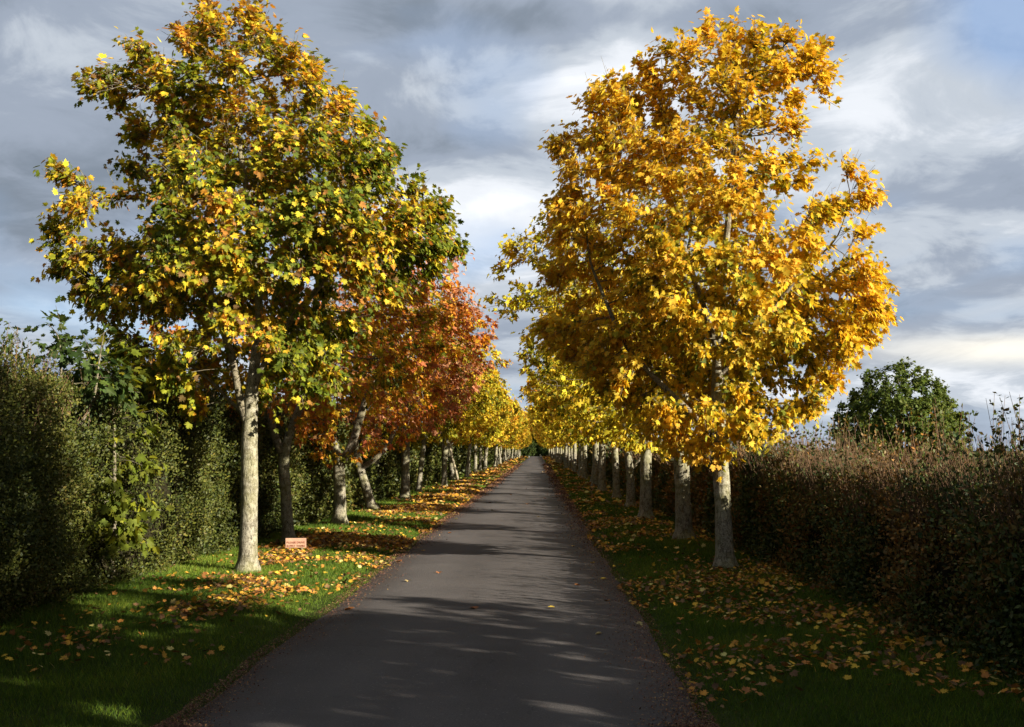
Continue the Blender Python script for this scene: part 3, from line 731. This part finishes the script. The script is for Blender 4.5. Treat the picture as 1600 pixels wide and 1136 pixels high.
sapling(-6.0, 14.2, [(2.2, .7, .6), (2.7, .8, .7), (3.0, .5, .4), (3.25, .2, .2)], [[(0, 0, 0), (0, 0, 1.5), (0, 0, 2.9)], [(0, 0, 1.5), (.4, 0, 2.2), (.5, 0, 3.0)]], 'dark', 500, 63, 'dark sapling rising behind the tall hedge, just left of the nearest left tree', .085)
sapling(5.0, 9.5, [(1.2, .55, .55), (1.6, .55, .6), (1.9, .5, .5), (2.1, .4, .45)], [[(0, 0, 0), (0, 0, 1.0), (0, 0, 2.15)], [(0, 0, .8), (.25, 0, 1.3), (.3, 0, 2.0)], [(0, 0, .8), (-.2, .1, 1.3), (-.25, 0, 2.2)], [(0, 0, .8), (.4, .2, 1.3), (.6, .1, 2.1)], [(0, 0, .8), (-.4, .2, 1.2), (-.5, .1, 1.95)]], 'dark', 480, 64, 'slender green sapling shoots above the brown hedge at the right edge', .05)

# round tree in the field beyond the right hedge
rt = make_tree('round_tree', [(1.0, 2.2, 2.2), (1.8, 2.75, 2.7), (2.8, 2.8, 2.8), (3.8, 2.5, 2.3), (4.6, 1.7, 1.5), (5.3, .6, .6)], [[(0, 0, 0), (0, 0, 1.2), (0, 0, 4)], [(0, 0, .9), (.9, 0, 2), (1.5, .3, 3)], [(0, 0, .9), (-.9, .2, 2), (-1.5, 0, 3)]],
               'field', 42000, .12, 'C', 71, depth=1.0, rbase=.25, natt=1300, holes=.12, lump=.1, kill=.3, step=.2)
place(rt, 15.9, 45, 0, 1, 'round dark green tree in the field beyond the brown hedge', None, 'tree')

# dark trees that close the far end of the lane
bush = make_tree('dark_bush', [(.1, 2.0, 2.1), (.8, 2.6, 2.5), (1.8, 2.7, 2.6), (2.8, 2.3, 2.4), (3.6, 1.2, 1.0)], [[(0, 0, 0), (0, 0, .5), (0, 0, 2.5)], [(0, 0, .3), (1, 0, 1), (1.6, 0, 2)], [(0, 0, .3), (-1, 0, 1), (-1.6, 0, 2)]],
               'dark', 9000, .2, 'C', 81, rbase=.12, natt=500, holes=.2, lump=.2, kill=.3, step=.2)
BP = ((-6.2, 'leftmost of the row'), (-2.0, 'second of the row from the left'), (2.1, 'middle one of the row'), (6.4, 'second of the row from the right'), (10.4, 'rightmost of the row'))
for k, (x, lab) in enumerate(BP):
    o = bush if k == 0 else copy_thing(bush)
    place(o, x, 256+k % 2, k*1.3, 1.05, 'dark bush closing the lane end, ' + lab, 'dark bushes at the lane end', 'bush')
for k, (x, y, s, kd) in enumerate(((-9, 268, 2.2, 'b'), (-4.5, 262, 1.9, 'c'), (.2, 270, 1.5, 'r'), (4.5, 262, 1.9, 'e'), (9.5, 268, 2.2, 'b'), (-2.2, 280, 2.3, 'r'), (2.6, 281, 2.4, 'r'), (-14, 275, 1.9, 'r'), (14, 270, 1.9, 'r'))):
    o = copy_thing(rt if kd == 'r' else far[kd])
    place(o, x, y, k*1.1, s, '%s of the tall trees across the far end of the lane, counted from the left' % ('second third fifth seventh eighth fourth sixth first ninth'.split()[k]), 'tall trees closing the end of the lane')
bpy.context.view_layer.update()

# ------------------------------------------------------------------ grass blades and fallen leaves
rng = np.random.RandomState(77)
def verge_pts(n, y0, y1, side, pw=1.0):
    y = y0 + (y1-y0)*rng.rand(n)**pw
    if side < 0:
        e = XL + wob(y, 1)*.5 + .09*vnoise(np.stack([y, y*0, y*0], -1), 5.3, 7)**2*2; x = e - rng.rand(n)*(e+5.3)
    else:
        e = XR + wob(y, 2)*.5 - .09*vnoise(np.stack([y, y*0, y*0], -1), 5.3, 8)**2*2; x = e + rng.rand(n)*(3.7-e)
    return x, y
Ps, Ts, Ss, SXs, Cs = [], [], [], [], []
for side in (-1, 1):
    for (y0, y1, n, h, wd) in ((5.0, 12, 80000, .052, .0042), (12, 20, 55000, .055, .006), (20, 36, 50000, .06, .010), (36, 90, 42000, .07, .022), (90, 240, 20000, .09, .07)):
        x, y = verge_pts(n, y0, y1, side, 1.15)
        z = gz(x, y)
        P = np.stack([x, y, z-.012], -1)
        tus = vnoise(P, 2.3, 21); edge = np.clip(np.minimum(np.abs(x-XL), np.abs(x-XR))/.3, .35, 1)
        Ps.append(P); Ts.append(unit(np.stack([(rng.rand(n)-.5)*1.3, (rng.rand(n)-.5)*1.3, np.ones(n)], -1)))
        Ss.append(h*(.5+.9*rng.rand(n))*(.55+.9*tus)*edge); SXs.append(wd*(.6+.8*rng.rand(n)))
        a = fbm(P, .9, 31, 3)
        Cs.append(palette([(.030, .068, .006), (.068, .122, .009), (.125, .18, .014), (.21, .22, .026), (.30, .24, .07)], [1.1, 2.3, 2.3, 1.1, .5], n, rng, np.clip((a-.5)*1.4+.45+(rng.rand(n)-.5)*.6, 0, 1)))
P, T, S, SX, cc = map(np.concatenate, (Ps, Ts, Ss, SXs, Cs))
Nn = unit(np.stack([rng.rand(len(P))-.5, rng.rand(len(P))-.5, np.zeros(len(P))], -1))
o = leaves_mesh('grass', 'G', P, T, Nn, S, cc, M['grass'], SX=SX)
tag(o, 'short green grass of the verges on both sides of the lane', 'grass', kind='stuff')

LP = [(.64, .40, .04), (.58, .30, .04), (.46, .21, .04), (.30, .13, .035), (.20, .11, .05), (.60, .50, .16), (.12, .07, .03)]
LW = [1.2, 1.5, 1.6, 1.5, 1.5, .6, 1.2]
def litter(x, y, z, s, flat=.6, pal=(LP, LW)):
    n = len(x); P = np.stack([x, y, z], -1)
    T = unit(np.stack([rng.rand(n)-.5, rng.rand(n)-.5, (rng.rand(n)-.35)*flat], -1))
    Nn = unit(np.stack([(rng.rand(n)-.5)*flat*2, (rng.rand(n)-.5)*flat*2, np.ones(n)], -1))
    return P, T, Nn, s*(.4+1.0*rng.rand(n)), palette(*pal, n, rng)
sets = []
for (y0, y1, n, s) in ((7.5, 16, 19000, .044), (16, 30, 38000, .055), (30, 60, 16000, .10), (60, 130, 9000, .17), (130, 240, 1200, .4)):
    x, y = verge_pts(n, y0, y1, -1, .9); e = (XL - x)
    dens_ = fbm(np.stack([x, y, x*0], -1), .9, 44, 2)
    prob = np.exp(-((e-1.05)/.85)**2)*np.clip((dens_-.40)*7, .05, 1)*np.clip((y-6)/8, .15, 1)
    k = rng.rand(n) < prob; x, y = x[k], y[k]
    sets.append(litter(x, y, gz(x, y)+.018+rng.rand(len(x))*.02, s))
for (y0, y1, n, s) in ((6.5, 16, 6500, .044), (16, 30, 7000, .055), (30, 60, 2200, .12), (60, 130, 1600, .2), (130, 240, 800, .4)):
    x, y = verge_pts(n, y0, y1, 1, .9); dens_ = fbm(np.stack([x, y, x*0], -1), .9, 45, 2)
    k = rng.rand(n) < np.clip((dens_-.40)*4, .06, .8); x, y = x[k], y[k]
    sets.append(litter(x, y, gz(x, y)+.018+rng.rand(len(x))*.02, s))
P, T, Nn, S, cc = map(np.concatenate, zip(*sets))
o = leaves_mesh('leaf_litter', 'A', P, T, Nn, S, cc, M['litter'], curl=.5+rng.rand(len(P))*2.5)
tag(o, 'yellow and orange fallen leaves strewn over the grass verges', 'fallen leaves', kind='stuff')
# crumbs of leaf and soil gathered along both road edges
sets = []
n = 30000
for side in (-1, 1):
    y = 6 + 110*rng.rand(n)**2.0; d_ = np.abs(rng.randn(n))*(.14 if side < 0 else .20)*(.3+1.6*fbm(np.stack([y, y*0, y*0], -1), .9, 17+side, 3))
    x = np.where(side < 0, XL + wob(y, 1)*.5 + d_ - .03, XR + wob(y, 2)*.5 - d_ + .03)
    sets.append(litter(x, y, np.full(n, .018)+.02*np.clip(d_/.5, 0, 1), .015*np.maximum(1, y/12), .5, ([(.16, .07, .05), (.10, .05, .035), (.22, .11, .05), (.32, .2, .09)], [2, 2, 1, .6])))
P, T, Nn, S, cc = map(np.concatenate, zip(*sets))
o = leaves_mesh('leaf_crumbs', 'D', P, T, Nn, S, cc, M['litter'])
tag(o, 'brown leaf crumbs gathered along the edges of the tarmac', 'leaf debris', kind='stuff')
# single leaves lying on the tarmac
tv, tf = LEAF['A']
spots = [(-1.83, 16.4), (-.85, 21.5), (.02, 24.5), (-1.3, 13.4), (.16, 10.4), (-.63, 10.3), (-1.6, 12.6), (.45, 12.2), (.85, 12.9), (.75, 11.0), (.92, 9.6), (-2.0, 14.9), (.6, 17.2), (-.3, 30.1), (-1.2, 27.2), (-1.7, 19.9), (.7, 21.7), (.2, 34.0), (-1.9, 24.0), (-1.0, 36.5), (.8, 14.7), (-1.5, 31.2), (.55, 9.0), (-1.9, 10.4), (.9, 26.0), (-.5, 42.0)]
LM = []
for k in range(4):
    rs = np.random.RandomState(k)
    c_ = np.array([[.55, .36, .06], [.30, .12, .05], [.50, .40, .16], [.42, .18, .05]][k])
    V = tv.copy(); V[:, 2] = V[:, 2]*(2.0+k*.5) + .1*np.abs(V[:, 0]) + .06; V += (rs.rand(*V.shape)-.5)*.05
    ff = np.concatenate([np.array(f) for f in tf])
    o = mesh_np('fallen_leaf', V*.072, ff, [len(f) for f in tf], M['litter'], None, np.tile(c_, (2, 1))); LM.append(o)
for k, (x, y) in enumerate(spots):
    o = LM[k] if k < 4 else LM[k % 4].copy()
    if k >= 4: C.objects.link(o)
    t_ = (x-XL)/(XR-XL); o.location = (x, y, .016+.035*(1-(2*t_-1)**2)); o.rotation_euler = (rng.rand()*.3, 0, rng.rand()*6.28)
    o.scale = [(.8+.5*rng.rand())]*3
    tag(o, 'single curled maple leaf lying on the dark tarmac of the lane', 'leaf', 'single leaves scattered on the tarmac')

# ------------------------------------------------------------------ little sign by the second left tree
def box(V, F, x0, x1, y0, y1, z0, z1):
    b0 = len(V)
    V += [(x0, y0, z0), (x1, y0, z0), (x1, y1, z0), (x0, y1, z0), (x0, y0, z1), (x1, y0, z1), (x1, y1, z1), (x0, y1, z1)]
    for f in ((0, 3, 2, 1), (4, 5, 6, 7), (0, 1, 5, 4), (1, 2, 6, 5), (2, 3, 7, 6), (3, 0, 4, 7)): F.append([b0+q for q in f])
def box_obj(name, boxes, mat, parent=None, bevel=.003):
    V, F = [], []
    for b_ in boxes: box(V, F, *b_)
    me = bpy.data.meshes.new(name); me.from_pydata(V, [], F); me.materials.append(mat)
    o = bpy.data.objects.new(name, me); C.objects.link(o)
    if parent: o.parent = parent
    if bevel:
        md = o.modifiers.new('bevel', 'BEVEL'); md.width = bevel; md.segments = 2
    return o
m, nt, b = new_mat('sign_face'); M['sign'] = m; tcn = N(nt, 'ShaderNodeTexCoord')
nt.links.new(ramp(nt, onoise(9, 4), [(.35, (.42, .23, .16)), (.65, (.47, .32, .21))]), b.inputs['Base Color']); b.inputs['Roughness'].default_value = .7
m, nt, b = new_mat('sign_ink'); M['ink'] = m; tcn = N(nt, 'ShaderNodeTexCoord')
nt.links.new(ramp(nt, onoise(60, 3), [(.3, (.20, .06, .03)), (.7, (.26, .09, .05))]), b.inputs['Base Color']); b.inputs['Roughness'].default_value = .8
sg = empty('notice_board', (-3.80, 16.05, float(gz(-3.8, 16.05))), 'small pink notice board with two lines of red lettering low in the grass', 'sign')
sg.rotation_euler = (0, 0, R(3)); 
box_obj('panel', [(-.16, .16, 0, .012, .075, .225)], M['sign'], sg)
box_obj('stake', [(-.11, -.085, .0125, .035, -.1, .21)], M['stake'], sg)
box_obj('stake', [(.085, .11, .0125, .035, -.1, .21)], M['stake'], sg)
for txt, z in (('PLEASE DRIVE', .142), ('SLOWLY  THANKS', .090)):
    cu = bpy.data.curves.new('lettering', 'FONT'); cu.body = txt; cu.size = .043; cu.align_x = 'CENTER'; cu.extrude = .001; cu.offset = .0006
    to = bpy.data.objects.new('lettering_text', cu); C.objects.link(to)
    dg = bpy.context.evaluated_depsgraph_get(); me = bpy.data.meshes.new_from_object(to.evaluated_get(dg))
    bpy.data.objects.remove(to)
    me.materials.clear(); me.materials.append(M['ink'])
    lo = bpy.data.objects.new('lettering', me); C.objects.link(lo); lo.parent = sg; lo.rotation_euler = (R(90), 0, 0); lo.location = (0, -.0022, z)
    xs_ = [v.co.x for v in me.vertices]; wd = max(xs_)-min(xs_); lo.scale = (.28/wd, 1, 1)

# leaning tree stakes in the left row, small white posts at the far end
for k, (x, y, lx, lab) in enumerate(((-4.12, 53.4, -.62, 'bare leaning wooden pole among the left trees, nearer of the two'), (-4.35, 86.0, -.75, 'bare leaning wooden pole among the left trees, farther of the two'))):
    o = tubes_mesh('leaning_pole', [(np.array([(0, 0, -.2), (lx*.3, 0, .6), (lx*.65, .02, 1.4), (lx, .05, 2.3)]), np.array([.075, .068, .06, .05]), 10)], M['stake'])
    o.location = (x, y, 0); tag(o, lab, 'pole', 'leaning poles in the left row')
m, nt, b = new_mat('white_paint'); M['white'] = m; tcn = N(nt, 'ShaderNodeTexCoord')
nt.links.new(ramp(nt, onoise(6, 3), [(.3, (.72, .72, .70)), (.7, (.82, .82, .80))]), b.inputs['Base Color'])
for k, (x, y, lab) in enumerate(((-2.55, 228, 'white marker post at the far end of the lane, leftmost of three'), (-2.05, 228, 'white marker post at the far end of the lane, middle one of three'), (1.9, 228, 'white marker post on the right side at the far end of the lane'))):
    o = box_obj('marker_post', [(-.06, .06, -.06, .06, -.1, .36), (-.075, .075, -.075, .075, .36, .42)], M['white'], None, .01)
    o.location = (x, y, 0); tag(o, lab, 'post', 'white marker posts at the lane end')
